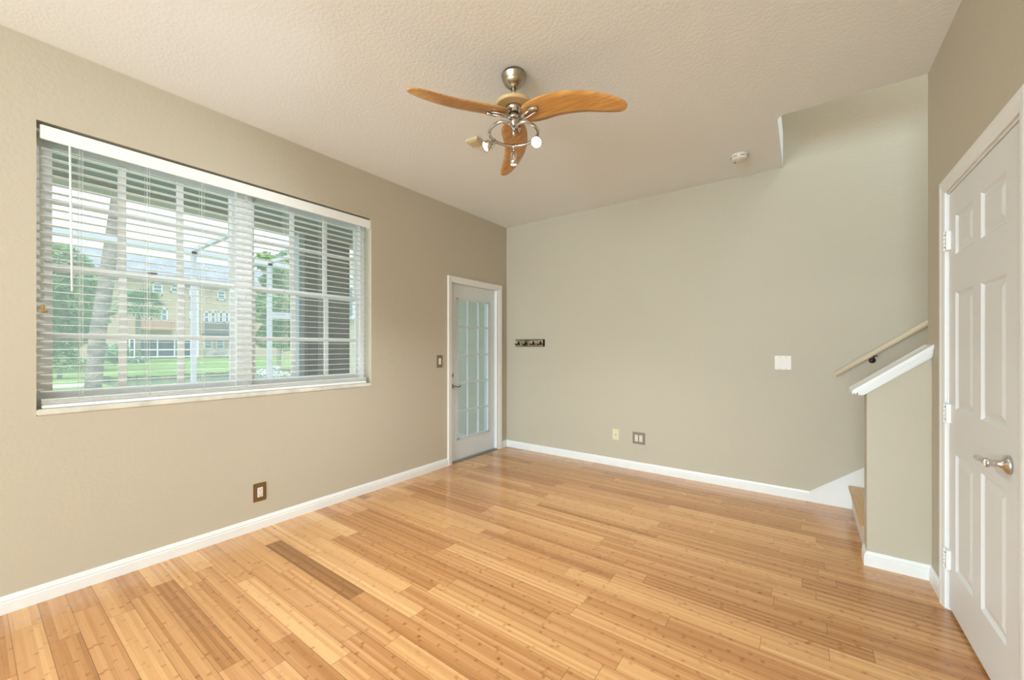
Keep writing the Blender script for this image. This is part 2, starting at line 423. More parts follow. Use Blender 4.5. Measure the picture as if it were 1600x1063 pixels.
# ---------------------------------------------------------------- window
wf = MB()
FX0, FX1 = -.19, -.115       # frame depth
fr = .035
wf.box((FX0, WY0, WZ0 + .03), (FX1, WY0 + fr, WZ1)); wf.box((FX0, WY1 - fr, WZ0 + .03), (FX1, WY1, WZ1))
wf.box((FX0, WY0 + fr, WZ1 - fr), (FX1, WY1 - fr, WZ1)); wf.box((FX0, WY0 + fr, WZ0 + .03), (FX1, WY1 - fr, WZ0 + .075))
wf.box((FX0, 1.153, WZ0 + .075), (FX1, 1.250, WZ1 - fr))
win = wf.build('window_1', M['vinyl'], kind=ST)
for ya, yb in ((WY0 + fr, 1.153), (1.250, WY1 - fr)):
    for zz0, zz1, xf in ((1.738, WZ1 - fr, -.160), (WZ0 + .075, 1.738, -.138)):
        s_ = MB(); t_ = .032
        zb = zz0 - (.022 if zz0 > 1.7 else 0); zt_ = zz1 + (.018 if zz1 < 1.8 else 0)
        s_.box((xf - .022, ya, zb), (xf, ya + t_, zt_)); s_.box((xf - .022, yb - t_, zb), (xf, yb, zt_))
        s_.box((xf - .022, ya + t_, zb), (xf, yb - t_, zb + .04)); s_.box((xf - .022, ya + t_, zt_ - .036), (xf, yb - t_, zt_))
        zl, zh = zb + .04, zt_ - .036; w = yb - ya - 2 * t_
        for q in (1, 2):
            yc = ya + t_ + w * q / 3; s_.box((xf - .016, yc - .019, zl), (xf - .003, yc + .019, zh), .003)
        zc = 1.364 if zz1 < 1.8 else 2.10
        s_.box((xf - .0155, ya + t_, zc - .0145), (xf - .0035, yb - t_, zc + .0145), .003)
        sash = s_.build('sash', M['vinyl'], win)
        MB().box((xf - .013, ya + t_ * .5, zb + .03), (xf - .008, yb - t_ * .5, zt_ - .03)).build('pane', M['glass'], sash)
# small sash latches on the meeting rails
for yc in (.70, 1.68):
    MB().box((-.140, yc - .022, 1.757), (-.125, yc + .022, 1.768), .003).build('sash_latch', M['taupe'], win)
MB().box((-.195, WY0 - .0, WZ0), (.008, WY1 + .0, WZ0 + .030), .004).build('window_sill', M['sill'], win)

# ---------------------------------------------------------------- blind
bl = empty('window_blind', (-.03, 1.197, 2.38), 'wide white horizontal slat blind, open, hanging in the big window', 'blind')
BY0, BY1 = WY0 + .012, WY1 - .010
MB().box((-.018, BY0, 2.374), (-.004, WY1 - .002, 2.446), .003).box((-.055, WY1 - .012, 2.374), (-.015, WY1 - .002, 2.446), .002).build('valance', M['blind'], bl)
MB().box((-.068, BY0 + .005, 2.395), (-.022, BY1 - .01, 2.440), .002).build('head_rail', M['blind'], bl)
m = MB(); z = 1.070
zs = []
while z < 2.375: zs.append(z); z += .0435
for z in zs:
    prof = [(-.062, z - .0009), (-.04, z + .0005), (-.018, z - .0009), (-.018, z + .0009), (-.04, z + .0023), (-.062, z + .0009)]
    m.prism(prof, 1, BY0 + .004, BY1 - .04)
m.build('slats', M['blind'], bl)
LY = [.380, .655, .925, 1.175, 1.45, 1.73, 2.03]
MB().box((-.066, BY0 + .006, .9825), (-.013, BY1 - .030, 1.001), .003).box((-.066, BY0 + .006, 1.0045), (-.0145, BY1 - .030, 1.0085), .001).box((-.066, BY0 + .006, 1.0115), (-.014, BY1 - .030, 1.0155), .001).box((-.066, BY0 + .006, 1.0185), (-.0145, BY1 - .030, 1.0225), .001).box((-.066, BY0 + .006, 1.0255), (-.014, BY1 - .030, 1.0295), .001).build('bottom_rail', M['blind'], bl)
for y in LY:
    m = MB()
    for xx in (-.0655, -.0145):
        m.tube([(xx, y - .006, 1.02), (xx, y - .006, 2.40)], .0009, 5); m.tube([(xx, y + .006, 1.02), (xx, y + .006, 2.40)], .0009, 5)
    for z in zs:
        m.tube([(-.0655, y, z - .002), (-.0145, y, z - .002)], .0006, 4)
    m.build('ladder_cord', M['cord'], bl)
m = MB().tube([(-.010, .337, 2.39), (-.008, .345, 1.60)], .0045, 8)
m.build('tilt_wand', M['blind'], bl)
MB().tube([(-.012, 2.095, 2.39), (-.012, 2.098, 1.35)], .0012, 5).tube([(-.012, 2.103, 2.39), (-.012, 2.105, 1.35)], .0012, 5).build('lift_cord', M['cord'], bl)
# amber knob on the left side
t = MB(); p = (-.010, .240, 1.488)
t.lathe((-.012, .243, 1.478), [(.0, .0), (.014, .003), (.020, .008), (.018, .012), (.006, .014), (.007, .03), (.010, .036), (.004, .044), (0, .045)], n=16)
tag(t.build('cord_pull', M['amber'], bl), 'amber wooden cord pull at the left edge')

# ---------------------------------------------------------------- glass door (door_1)
cs = MB()
def casing_v(mb, axis_pts): pass
def casing(mb, side, yA, yB, ztop, w, th=.018):
    """door casing on a wall of constant x; side=+1 sticks out to +x from x=0, -1 from x=WX"""
    X = (lambda a: a) if side > 0 else (lambda a: WX - a)
    def prof(a):  # outer -> inner across the width
        return [(0, 0), (0, th * .95), (.006, th), (w * .35, th), (w * .5, th * .8), (w * .85, th * .66), (w, th * .5), (w, 0)]
    for y, sgn in ((yA, 1), (yB, -1)):
        P_ = [(X(h), y + sgn * q) for q, h in prof(0)]
        mb.prism(P_, 2, 0, ztop - w)
    P_ = [(X(h), ztop - q) for q, h in prof(0)]
    # head with mitred ends
    t = bmesh.new(); A = []; B = []
    for (x, z), (q, h) in zip(P_, prof(0)):
        A.append(t.verts.new((x, yA + q, z))); B.append(t.verts.new((x, yB - q, z)))
    n = len(A)
    for i in range(n): t.faces.new((A[i], A[(i + 1) % n], B[(i + 1) % n], B[i]))
    t.faces.new(A[::-1]); t.faces.new(B); bmesh.ops.recalc_face_normals(t, faces=t.faces[:]); mb._add(t)
    for y, sgn in ((yA, 1), (yB, -1)):   # mitre triangles closing the corners
        t = bmesh.new(); a = []; c = []
        for q, h in prof(0):
            a.append(t.verts.new((X(h), y + sgn * q, ztop - w))); c.append(t.verts.new((X(h), y + sgn * q, ztop - q)))
        for i in range(n): 
            try: t.faces.new((a[i], a[(i + 1) % n], c[(i + 1) % n], c[i]))
            except ValueError: pass
        bmesh.ops.recalc_face_normals(t, faces=t.faces[:]); mb._add(t)
casing(cs, 1, 3.131, 4.095, 2.092, .062)
# jambs and stop
cs.box((EX, DY0 - .0, 0), (.001, DY0 + .012, DZ)); cs.box((EX, DY1 - .012, 0), (.001, DY1, DZ)); cs.box((EX, DY0, DZ - .012), (.001, DY1, DZ))
cas = cs.build('door_1', M['trim'], kind=ST)
SX0, SX1 = -.083, -.040
sy0, sy1, sz0, sz1 = DY0 + .014, DY1 - .014, .014, DZ - .014
gy0, gy1, gz0, gz1 = 3.312, 3.885, .245, 1.862
m = MB()
m.box((SX0, sy0, sz0), (SX1, gy0, sz1)); m.box((SX0, gy1, sz0), (SX1, sy1, sz1)); m.box((SX0, gy0, sz0), (SX1, gy1, gz0)); m.box((SX0, gy0, gz1), (SX1, gy1, sz1))
slabo = m.build('door_slab', M['extdoor'], cas)
m = MB(); e = .022
for a, b_ in (((gy0 - .004, gz0 - .004), (gy0 + e, gz1 + .004)), ((gy1 - e, gz0 - .004), (gy1 + .004, gz1 + .004)), ((gy0, gz0 - .004), (gy1, gz0 + e)), ((gy0, gz1 - e), (gy1, gz1 + .004))):
    m.box((SX1 - .012, a[0], a[1]), (SX1 + .010, b_[0], b_[1]), .004)
for q in (1, 2):
    y = gy0 + (gy1 - gy0) * q / 3; m.box((SX1 - .012, y - .011, gz0), (SX1 + .006, y + .011, gz1), .004)
for q in range(1, 5):
    z = gz0 + (gz1 - gz0) * q / 5; m.box((SX1 - .012, gy0, z - .011), (SX1 + .0065, gy1, z + .011), .004)
m.build('door_muntins', M['alu'], cas)
M['dglass'] = glass_mat('door_glass', (.97, 1, .99), .05, .12, (.9, .95, .95))  # painted haze mixed into the door pane as well
MB().box((-.066, gy0 - .003, gz0 - .003), (-.060, gy1 + .003, gz1 + .003)).build('pane', M['dglass'], cas)
MB().box((EX, DY0 + .012, 0), (.004, DY1 - .012, .013), .002).build('threshold', M['thresh'], cas)
hd = MB(); hz = .862; hy = 3.238
hd.lathe((SX1, hy, hz), [(.027, 0), (.027, .006), (.020, .010), (.010, .014), (.010, .045), (0, .047)], axis=(1, 0, 0), n=20)
hd.tube([(SX1 + .040, hy, hz), (SX1 + .045, hy + .02, hz), (SX1 + .045, hy + .06, hz - .012), (SX1 + .042, hy + .085, hz - .008), (SX1 + .04, hy + .105, hz + .004)], [.009, .0085, .0075, .007, .006], 10)
hd.build('door_handle', M['taupe'], cas)
MB().lathe((SX1, hy, .985), [(.024, 0), (.024, .008), (.018, .014), (0, .015)], axis=(1, 0, 0), n=20).box((SX1 + .012, hy - .004, .972), (SX1 + .026, hy + .004, .998), .002).build('deadbolt', M['nickel'], cas)

# ---------------------------------------------------------------- six panel door (door_2)
cs = MB()
casing(cs, -1, 1.970, 2.947, 2.133, .063)
cs.box((WX - .001, R1, 0), (WX + .115, R1 - .010, RZ)); cs.box((WX - .001, R0, 0), (WX + .115, R0 + .010, RZ)); cs.box((WX - .001, R0, RZ - .010), (WX + .115, R1, RZ))
d2 = cs.build('door_2', M['trim'], kind=ST)
def six_panel():
    y0_, y1_, z0_, z1_ = R0 + .013, R1 - .013, .018, RZ - .013
    xf = WX + .004; th = .034
    ys = [y0_, 2.185, 2.437, 2.530, 2.773, y1_]
    zs_ = [z0_, .235, .790, 1.005, 1.562, 1.742, 1.930, z1_]
    t = bmesh.new()
    def P3(x, y, z): return t.verts.new((x, y, z))
    for i in range(5):
        for j in range(7):
            a, b, c, d = ys[i], ys[i + 1], zs_[j], zs_[j + 1]
            if i in (1, 3) and j in (1, 3, 5):
                rings = []
                for ins, dep in ((0, 0), (.010, .009), (.020, .009), (.045, .002)):
                    rings.append([P3(xf + dep, a + ins, c + ins), P3(xf + dep, b - ins, c + ins), P3(xf + dep, b - ins, d - ins), P3(xf + dep, a + ins, d - ins)])
                for k in range(3):
                    for q in range(4):
                        t.faces.new((rings[k][q], rings[k][(q + 1) % 4], rings[k + 1][(q + 1) % 4], rings[k + 1][q]))
                t.faces.new(rings[-1])
            else:
                t.faces.new((P3(xf, a, c), P3(xf, b, c), P3(xf, b, d), P3(xf, a, d)))
    bmesh.ops.remove_doubles(t, verts=t.verts[:], dist=1e-5)
    for f in t.faces:
        f.normal_update()
        if f.normal.x > 0: f.normal_flip()
    # edges and back
    A = [(y0_, z0_), (y1_, z0_), (y1_, z1_), (y0_, z1_)]
    bk = [t.verts.new((xf + th, y, z)) for y, z in A]; fv = [t.verts.new((xf, y, z)) for y, z in A]
    t.faces.new(bk)
    for q in range(4): t.faces.new((fv[q], fv[(q + 1) % 4], bk[(q + 1) % 4], bk[q]))
    mb = MB(); mb._add(t); mb.build('door_slab', M['door'], d2)
six_panel()
for z in (1.825, .975, .255):
    hg = MB(); yk = R1 - .014
    for q in range(5): hg.lathe((WX - .011, yk + .002, z - .048 + q * .0194), [(.0068, 0), (.0068, .0180)], n=12)
    hg.lathe((WX - .011, yk + .002, z + .049), [(.0045, 0), (.005, .004), (0, .008)], n=10)
    hg.box((WX - .012, yk - .026, z - .046), (WX + .004, yk - .001, z + .046)).box((WX - .010, yk + .003, z - .046), (WX + .0, yk + .010, z + .046))
    h = hg.build('hinge', M['trim'], d2)
    for zq in (z + .028, z - .034): MB().box((WX - .0135, yk - .018, zq), (WX - .0115, yk - .010, zq + .005)).build('hinge_screw', M['taupe'], h)
hd = MB(); hy, hz = 2.158, .888
hd.lathe((WX + .004, hy, hz), [(.033, 0), (.033, .006), (.031, .010), (.017, .016), (.013, .022), (.0125, .045), (.017, .050), (.017, .056), (0, .058)], axis=(-1, 0, 0), n=28)
hx = WX - .046
hd.tube([(hx, hy - .004, hz), (hx, hy + .020, hz), (hx - .001, hy + .050, hz - .001), (hx - .001, hy + .085, hz - .003), (hx - .001, hy + .105, hz - .004)], [.014, .0125, .011, .0115, .010], 14)
hd.lathe((hx - .001, hy + .105, hz - .004), [(.010, 0), (.008, .006), (.004, .010), (0, .011)], axis=(0, 1, 0), n=14)
hd.build('door_handle', M['satin'], d2)
MB().box((WX - .001, R0 + .006, hz - .035), (WX + .008, R0 + .011, hz + .03), .001).build('strike_plate', M['satin'], d2)
MB().box((WX + .115, R0 - .2, 0), (WX + .125, R1 + .2, 2.3)).build('wall_closet', M['wall'], kind=ST)

# ---------------------------------------------------------------- wall fittings
def plate(name, org, u, n_, w, h, m_, label, cat, bev=.003, th=.006):
    """plate centred at org, u horizontal axis index, n_ normal sign/axis"""
    e_ = empty(name, org, label, cat)
    return e_
def wallbox(mb, org, side, a0, a1, z0, z1, d0, d1, bev=0):
    """side L: wall x=0 (a along y); side B: wall y=D (a along x)"""
    if side == 'L': mb.box((d0, org[1] + a0, org[2] + z0), (d1, org[1] + a1, org[2] + z1), bev)
    else: mb.box((org[0] + a0, D - d0, org[2] + z0), (org[0] + a1, D - d1, org[2] + z1), bev)
# outlet, left wall
o_ = (0, 1.256, .262); e_ = empty('wall_outlet', o_, 'white outlet in a bronze-brown plate low on the window wall', 'outlet')
m = MB(); wallbox(m, o_, 'L', -.042, .042, -.065, .065, 0, .004, .0015); wallbox(m, o_, 'L', -.036, .036, -.059, .059, .003, .007, .0025); m.build('cover_plate', M['bronze'], e_)
m = MB(); wallbox(m, o_, 'L', -.0175, .0175, -.034, .034, .006, .0095, .001); rc = m.build('receptacle', M['plastic'], e_)
for zc in (-.019, .019):
    for a0, a1, c0, c1 in ((-.009, -.006, -.003, .006), (.006, .009, -.003, .006), (-.002, .003, -.011, -.006)):
        m = MB(); wallbox(m, o_, 'L', a0, a1, zc + c0, zc + c1, .009, .0100); m.build('slot', M['dark'], rc)
m = MB(); wallbox(m, o_, 'L', -.003, .003, -.002, .002, .009, .0100); m.build('screw', M['taupe'], rc)
# light switch, left wall beside the glass door
o_ = (0, 3.012, 1.150); e_ = empty('light_switch', o_, 'white rocker switch in a taupe plate left of the glass door', 'switch')
m = MB(); wallbox(m, o_, 'L', -.041, .041, -.065, .065, 0, .006, .002); m.build('cover_plate', M['taupe'], e_)
m = MB(); wallbox(m, o_, 'L', -.017, .017, -.034, .034, .0055, .0105, .002); m.build('rocker', M['plastic'], e_)
# blank almond plate, back wall
o_ = (1.496, D, .348); e_ = empty('cable_plate', o_, 'small almond plate with one jack low on the back wall', 'wall plate')
m = MB(); wallbox(m, o_, 'B', -.037, .037, -.059, .059, 0, .006, .002); m.build('cover_plate', M['almond'], e_)
m = MB(); m.lathe((1.496, D - .005, .346), [(.006, 0), (.006, .004), (.0045, .004), (.0045, .009), (0, .010)], axis=(0, -1, 0), n=12); m.build('jack', M['nickel'], e_)
# double plate, back wall
o_ = (1.749, D, .338); e_ = empty('double_outlet', o_, 'taupe double plate with two ivory inserts low on the back wall', 'outlet')
m = MB(); wallbox(m, o_, 'B', -.066, .066, -.063, .063, 0, .004, .0015); wallbox(m, o_, 'B', -.061, .061, -.058, .058, .003, .007, .002); m.build('cover_plate', M['taupe'], e_)
for c in (-.0235, .0235):
    m = MB(); wallbox(m, o_, 'B', c - .0165, c + .0165, -.034, .034, .006, .010, .001); r_ = m.build('receptacle', M['ivory'], e_)
    for zc in (-.018, .018):
        for a0 in (-.007, .0045):
            m = MB(); wallbox(m, o_, 'B', c + a0, c + a0 + .0025, zc - .002, zc + .006, .0095, .0103); m.build('slot', M['dark'], r_)
# white triple switch, back wall
o_ = (3.012, D, 1.164); e_ = empty('switch_plate', o_, 'white two-gang switch plate high on the back wall near the handrail', 'switch')
m = MB(); wallbox(m, o_, 'B', -.060, .060, -.058, .062, 0, .004, .0015); wallbox(m, o_, 'B', -.056, .056, -.054, .058, .003, .0065, .002); m.build('cover_plate', M['plastic'], e_)
for c in (-.023, .023):
    m = MB(); wallbox(m, o_, 'B', c - .0165, c + .0165, -.032, .036, .0062, .0105, .002); m.build('rocker', M['plastic'], e_)
    for zc in (-.046, .050): MB().lathe((o_[0] + c, D - .0060, o_[2] + zc), [(.0032, 0), (.0028, .0012), (0, .0014)], axis=(0, -1, 0), n=10).build('screw', M['taupe'], e_)
# hook rack
o_ = (.372, D, 1.353)
e_ = empty('hook_rack', o_, 'small rustic board with four dark hooks near the corner', 'coat rack')
m = MB(); wallbox(m, o_, 'B', -.215, .215, -.040, .044, 0, .014, .003); m.build('back_board', M['rustic'], e_)
m = MB(); wallbox(m, o_, 'B', .196, .217, -.043, .047, 0, .018, .002); wallbox(m, o_, 'B', -.219, .217, .038, .047, .001, .016, .002); wallbox(m, o_, 'B', -.219, .217, -.043, -.036, .001, .016, .002); m.build('board_trim', M['iron'], e_)
for c in (-.165, -.055, .060, .165):
    m = MB(); x = o_[0] + c; z = o_[2]
    m.lathe((x, D - .012, z + .004), [(.012, 0), (.010, .006), (.004, .009), (0, .009)], axis=(0, -1, 0), n=12)
    m.tube([(x, D - .018, z + .026), (x, D - .022, z + .005), (x, D - .024, z - .010)], [.007, .009, .010], 8)
    for s_ in (-1, 1): m.tube([(x, D - .022, z + .002), (x + s_ * .016, D - .034, z - .022), (x + s_ * .028, D - .046, z - .020), (x + s_ * .034, D - .05, z - .004)], [.009, .008, .007, .008], 8)
    m.build('hook', M['iron'], e_)

# handrail on the back wall
yh = D - .062
e_ = empty('handrail', (3.36, D, 1.08), 'cream handrail sloping up the back wall above the stairs', 'handrail')
a, b = Vector((3.362, yh, 1.080)), Vector((5.6, yh, 1.080 + .752 * (5.6 - 3.362)))
MB().tube([a, b], .0195, 16).build('rail', M['handrail'], e_)
for xb in (3.60, 4.6):
    zb = 1.080 + .752 * (xb - 3.362)
    MB().lathe((xb - .006, D, zb - .062), [(.022, 0), (.020, .005), (.008, .008), (0, .008)], axis=(0, -1, 0), n=16).tube([(xb - .006, D - .004, zb - .062), (xb - .006, D - .045, zb - .060), (xb - .006, yh + .002, zb - .045), (xb, yh, zb - .022)], .006, 8).box((xb - .012, yh - .010, zb - .030), (xb + .02, yh + .010, zb - .022), .002).build('rail_bracket', M['iron'], e_)

# smoke detector
sd = empty('smoke_detector', (2.735, 3.735, H), 'round white smoke detector on the ceiling by the stair opening', 'smoke detector')
MB().lathe((2.735, 3.735, H), [(.066, 0), (.068, .006), (.068, .012), (.062, .014), (.064, .018), (.062, .030), (.054, .040), (.030, .044), (0, .045)], axis=(0, 0, -1), n=40).build('housing', M['detector'], sd)
m = MB()
for k in range(8):
    a = k * math.pi / 4 + .2
    pts = [(2.735 + .0640 * math.cos(a + q * .09), 3.735 + .0640 * math.sin(a + q * .09), H - .0235) for q in range(6)]
    MB().tube(pts, .0018, 6).build('vent_slot', M['dark'], sd)
MB().lathe((2.700, 3.765, H - .041), [(.006, 0), (.005, .004), (0, .005)], axis=(0, 0, -1), n=12).build('test_button', M['iron'], sd)
# yellowed square cover on the ceiling
q = Matrix.Rotation(math.radians(8), 3, 'Z')
cv = MB().box((1.085, 2.235, H - .022), (1.195, 2.345, H), .006, rot=q).box((1.10, 2.250, H - .027), (1.18, 2.33, H - .02), .004, rot=q).build('ceiling_cover', M['yellowed'])
tag(cv, 'small yellowed square cover on the ceiling behind the fan', 'ceiling cover')

# ---------------------------------------------------------------- ceiling fan
fx, fy = 1.812, 1.862
fan = empty('ceiling_fan', (fx, fy, H), 'ceiling fan with three curved wooden blades and chrome spotlights', 'ceiling fan')
MB().lathe((fx, fy, H), [(.064, 0), (.066, .010), (.070, .013), (.070, .019), (.066, .022), (.065, .036), (.060, .039), (.060, .044), (.054, .058), (.042, .070), (.026, .078), (.026, .083), (0, .083)], axis=(0, 0, -1), n=40).build('canopy', M['nickel'], fan)
MB().lathe((fx, fy, 2.735), [(.0140, 0), (.0140, .06)], n=16).build('down_rod', M['nickel'], fan)
MB().lathe((fx, fy, 2.715), [(.040, 0), (.041, .006), (.034, .014), (.020, .020), (.018, .032), (0, .033)], n=24).build('rod_collar', M['nickel'], fan)
MB().lathe((fx, fy, 2.678), [(.096, 0), (.103, .004), (.105, .012), (.100, .022), (.080, .034), (.045, .040), (0, .041)], n=48).build('motor_housing', M['disc'], fan)
MB().lathe((fx, fy, 2.610), [(.028, 0), (.032, .003), (.032, .018), (.027, .020), (.027, .036), (.034, .039), (.040, .055), (.048, .069)], n=32).build('switch_housing', M['chrome'], fan)
MB().lathe((fx, fy, 2.628), [(.0285, 0), (.0305, .003), (.0305, .015), (.0285, .018)], n=32).build('dark_band', M['iron'], fan)
up = [(.055, .030), (.075, .052), (.12, .060), (.18, .050), (.26, .030), (.34, .020), (.42, .018), (.50, .026), (.56, .030), (.60, .026), (.622, .010)]
lo = [(.628, -.010), (.615, -.034), (.58, -.060), (.52, -.088), (.45, -.108), (.38, -.120), (.30, -.122), (.22, -.112), (.15, -.095), (.09, -.070), (.06, -.045)]
def interp(pts, n):
    out = []
    for i in range(len(pts) - 1):
        p0 = Vector(pts[max(i - 1, 0)]); p1 = Vector(pts[i]); p2 = Vector(pts[i + 1]); p3 = Vector(pts[min(i + 2, len(pts) - 1)])
        for k in range(n):
            t = k / n; out.append(.5 * ((2 * p1) + (-p0 + p2) * t + (2 * p0 - 5 * p1 + 4 * p2 - p3) * t * t + (-p0 + 3 * p1 - 3 * p2 + p3) * t ** 3))
    out.append(Vector(pts[-1])); return out
def blade(ang):
    U = interp(up, 4); Lo = interp(lo[::-1], 4); n = min(len(U), len(Lo))
    def zz(x, y):
        pitch = math.tan(math.radians(13))
        return 2.640 - .075 * (x / .62) ** 1.3 - (y + .035) * pitch
    t = bmesh.new(); top = []; bot = []
    c, s = math.cos(math.radians(ang)), math.sin(math.radians(ang))
    for i in range(n):
        rt = []; rb = []
        for j in range(7):
            p = U[i].lerp(Lo[i], j / 6); z = zz(p.x, p.y)
            q = (fx + p.x * c - p.y * s, fy + p.x * s + p.y * c)
            ed = .0035 if j in (0, 6) or i in (0, n - 1) else .0055
            rt.append(t.verts.new((q[0], q[1], z + ed))); rb.append(t.verts.new((q[0], q[1], z - ed)))
        top.append(rt); bot.append(rb)
    for i in range(n - 1):
        for j in range(6):
            for g in (top, bot):
                f = t.faces.new((g[i][j], g[i][j + 1], g[i + 1][j + 1], g[i + 1][j])); f.smooth = True
        t.faces.new((top[i][0], top[i + 1][0], bot[i + 1][0], bot[i][0])); t.faces.new((top[i][6], top[i + 1][6], bot[i + 1][6], bot[i][6]))
    for i in (0, n - 1):
        for j in range(6): t.faces.new((top[i][j], top[i][j + 1], bot[i][j + 1], bot[i][j]))
    bmesh.ops.recalc_face_normals(t, faces=t.faces[:])
    mb = MB(); mb._add(t); o = mb.build('blade', M['blade'], fan)
    def Q(x, y, dz=0): return (fx + x * c - y * s, fy + x * s + y * c, zz(x, y) + dz)
    br = MB(); br.tube([Q(.095, -.045, -.013), Q(.155, -.048, -.013)], .0095, 12)
    br.tube([Q(.03, -.004, -.022), Q(.07, -.02, -.018), Q(.125, -.046, -.012)], .006, 8)
    br.tube([Q(.03, .010, -.022), Q(.08, .010, -.014), Q(.14, -.02, -.010)], .005, 8)
    br.build('blade_bracket', M['chrome'], o)
for a in (-109.5, 16.3, 132.4): blade(a)
# spotlight kit: one open ring bent from the centre, three heads
MB().lathe((fx, fy, 2.515), [(0, 0), (.006, .003), (.008, .02), (.012, .05), (.020, .075), (.024, .096)], n=24).build('centre_post', M['chrome'], fan)
RZ2, RR = 2.527, .140
near = math.degrees(math.atan2(CY - fy, CX - fx))
pts = []
def rp_(az, r=RR, z=RZ2): return (fx + r * math.cos(math.radians(az)), fy + r * math.sin(math.radians(az)), z)
pts += [rp_(near + 8, .010, 2.548), rp_(near + 10, .06, 2.540), rp_(near + 16, .105, 2.531), rp_(near + 24, .130, RZ2)]
for k in range(37): pts.append(rp_(near + 32 + (360 - 64) * k / 36))
pts += [rp_(near - 24, .130, RZ2), rp_(near - 16, .105, 2.531), rp_(near - 10, .06, 2.540), rp_(near - 8, .010, 2.548)]
MB().tube(pts, .0090, 12).build('light_ring', M['chrome'], fan)
def head(az, d, drop, lit, stem=0, r1=.031, L=.098):
    p = Vector(rp_(az)); d = Vector(d).normalized(); j = p + Vector((0, 0, -drop))
    mb = MB(); mb.lathe(p + Vector((0, 0, .008)), [(.010, 0), (.010, .022)], axis=(0, 0, -1), n=14)
    mb.tube([p, p.lerp(j, .5), j], .0045, 8)
    mb.lathe(j - d * .012, [(0, 0), (.009, .001), (.015, .006), (.019, .02), (r1 * .86, L * .5), (r1 * .97, L * .7), (r1, L), (r1 * .9, L), (r1 * .86, L - .006)], axis=d, n=28)
    h = mb.build('spotlight', M['chrome'], fan)
    MB().lathe(j - d * .012, [(r1 * .87, L - .007), (r1 * .8, L - .002), (0, L + .001)], axis=d, n=24).build('bulb', M[lit], h)
    l = bpy.data.lights.new('spot_lamp', 'SPOT'); l.energy = 76 if lit == 'bulb' else 140; l.spot_size = math.radians(128); l.spot_blend = .8; l.shadow_soft_size = .022; l.color = (.83, .93, 1)
    lo_ = bpy.data.objects.new('spot_lamp', l); COL.objects.link(lo_); lo_.location = j + d * (L + .002 - .010); lo_.rotation_euler = d.to_track_quat('-Z', 'Y').to_euler()
    lo_.parent = fan; lo_.matrix_parent_inverse = Matrix.Translation(Vector((fx, fy, H))).inverted()
rt = Vector((math.cos(YAW), math.sin(YAW), 0)); fw = Vector((-math.sin(YAW), math.cos(YAW), 0))
head(182, -rt * .72 - Vector((0, 0, .52)) - fw * .22, .006, 'bulb', L=.080)
head(48, Vector((CX - fx, CY - fy, CZ - 2.5)).normalized() + Vector((0, 0, -.16)) - rt * .12, .022, 'bulb')
head(126, Vector((0, 0, -1)) + fw * .10, .045, 'bulb_dim', r1=.022, L=.080)

# ================================================================ OUTSIDE
# patio and screen enclosure
PX0, PX1 = -1.45, -1.65
SCX = -3.4
MB().box((SCX - .1, -3, -.14), (EX, 5.2, -.02)).build('floor_patio', M['patio'], kind=ST)
MB().box((PX1, -3.4, 2.65), (EX, 4.62, 2.75)).build('ceiling_patio', M['soffit'], kind=ST)
MB().box((PX1, -3.4, 2.60), (PX0, 4.5, 2.649)).build('trim_patio_beam', M['beamst'], kind=ST)
MB().box((PX1, 4.5, -.02), (EX, 4.62, 2.649)).build('wall_patio', M['stucco'], kind=ST)
pc = MB().box((PX1, 2.33, -.02), (PX0, 2.86, 2.599)).build('patio_column', M['pillar'])
tag(pc, 'broad brown stucco column standing on the patio outside the window', 'column')
se = empty('screen_enclosure', (SCX, 2, -.02), 'white aluminium screen enclosure framing the patio outside', 'screen enclosure')
pys = [-2.2, -.2, 1.80, 2.92, 3.5, 4.95]
ps = []
for px in (302.5, 421, 471): ps.append(at(px, 540, 0, SCX).y)
for y, w in zip([-1.9, ps[0], ps[1], ps[2], 4.9], (.05, .055, .06, .07, .06)):
    MB().box((SCX - .025, y - w / 2, -.02), (SCX + .025, y + w / 2, 2.575)).build('post', M['alu'], se)
MB().box((SCX - .025, -2.0, 2.540), (SCX + .025, 4.95, 2.620)).build('eave_beam', M['alu'], se)
MB().box((SCX - .02, ps[1], 1.74), (SCX + .02, ps[2], 1.84)).build('chair_rail', M['alu'], se)
MB().box((SCX - .02, -2.0, -.02), (SCX + .02, 4.95, .05)).build('kick_rail', M['alu'], se)
for y in (-1.9, ps[0], ps[1], 4.9):
    MB().box((SCX, y - .025, 2.570), (PX1 - .001, y + .025, 2.612)).build('roof_beam', M['alu'], se)
MB().box((SCX - .001, -1.9, .05), (SCX + .001, 4.9, 2.54)).build('screen_mesh', M['mesh'], se)

MB().box((-1.65, 2.262, -.02), (-1.50, 2.327, 2.598)).build('wall_post', M['alu'], se)
# ground
GX = -55
m = MB(); m.box((-13, -60, -.6), (SCX - .1, 80, -.14)).build('floor_lawn_near', M['grass'], kind=ST)
m = MB().prism([(-26, -.6), (-26, -.27), (-70, .22), (-70, -.6)], 1, -60, 90); m.build('floor_lawn_far', M['grass'], kind=ST)
MB().box((-26, -60, -.6), (-13, 3.4, -.2)).build('floor_lawn_side', M['grass'], kind=ST)
MB().box((-20.6, -60, -.2), (-19, 3.0, -.17)).build('trim_garden_path', M['path'], kind=ST)
pond = MB().box((-26, 3.4, -.6), (-13, 80, -.5)).build('pond', M['water']); tag(pond, 'green-grey pond between the lawn and the townhouses', 'pond')
m = MB()
rnd = random.Random(5)
pts = []
for k in range(90):
    y = 3.4 + k * .35
    m.box((-26.02 + rnd.uniform(-.05, .12), y, -.498), (-25.8 + rnd.uniform(-.1, .15), y + .4, -.24 + rnd.uniform(-.06, .06)))
o = m.build('bank_edging', M['bank']); tag(o, 'dark rough edging along the far bank of the pond', 'edging')

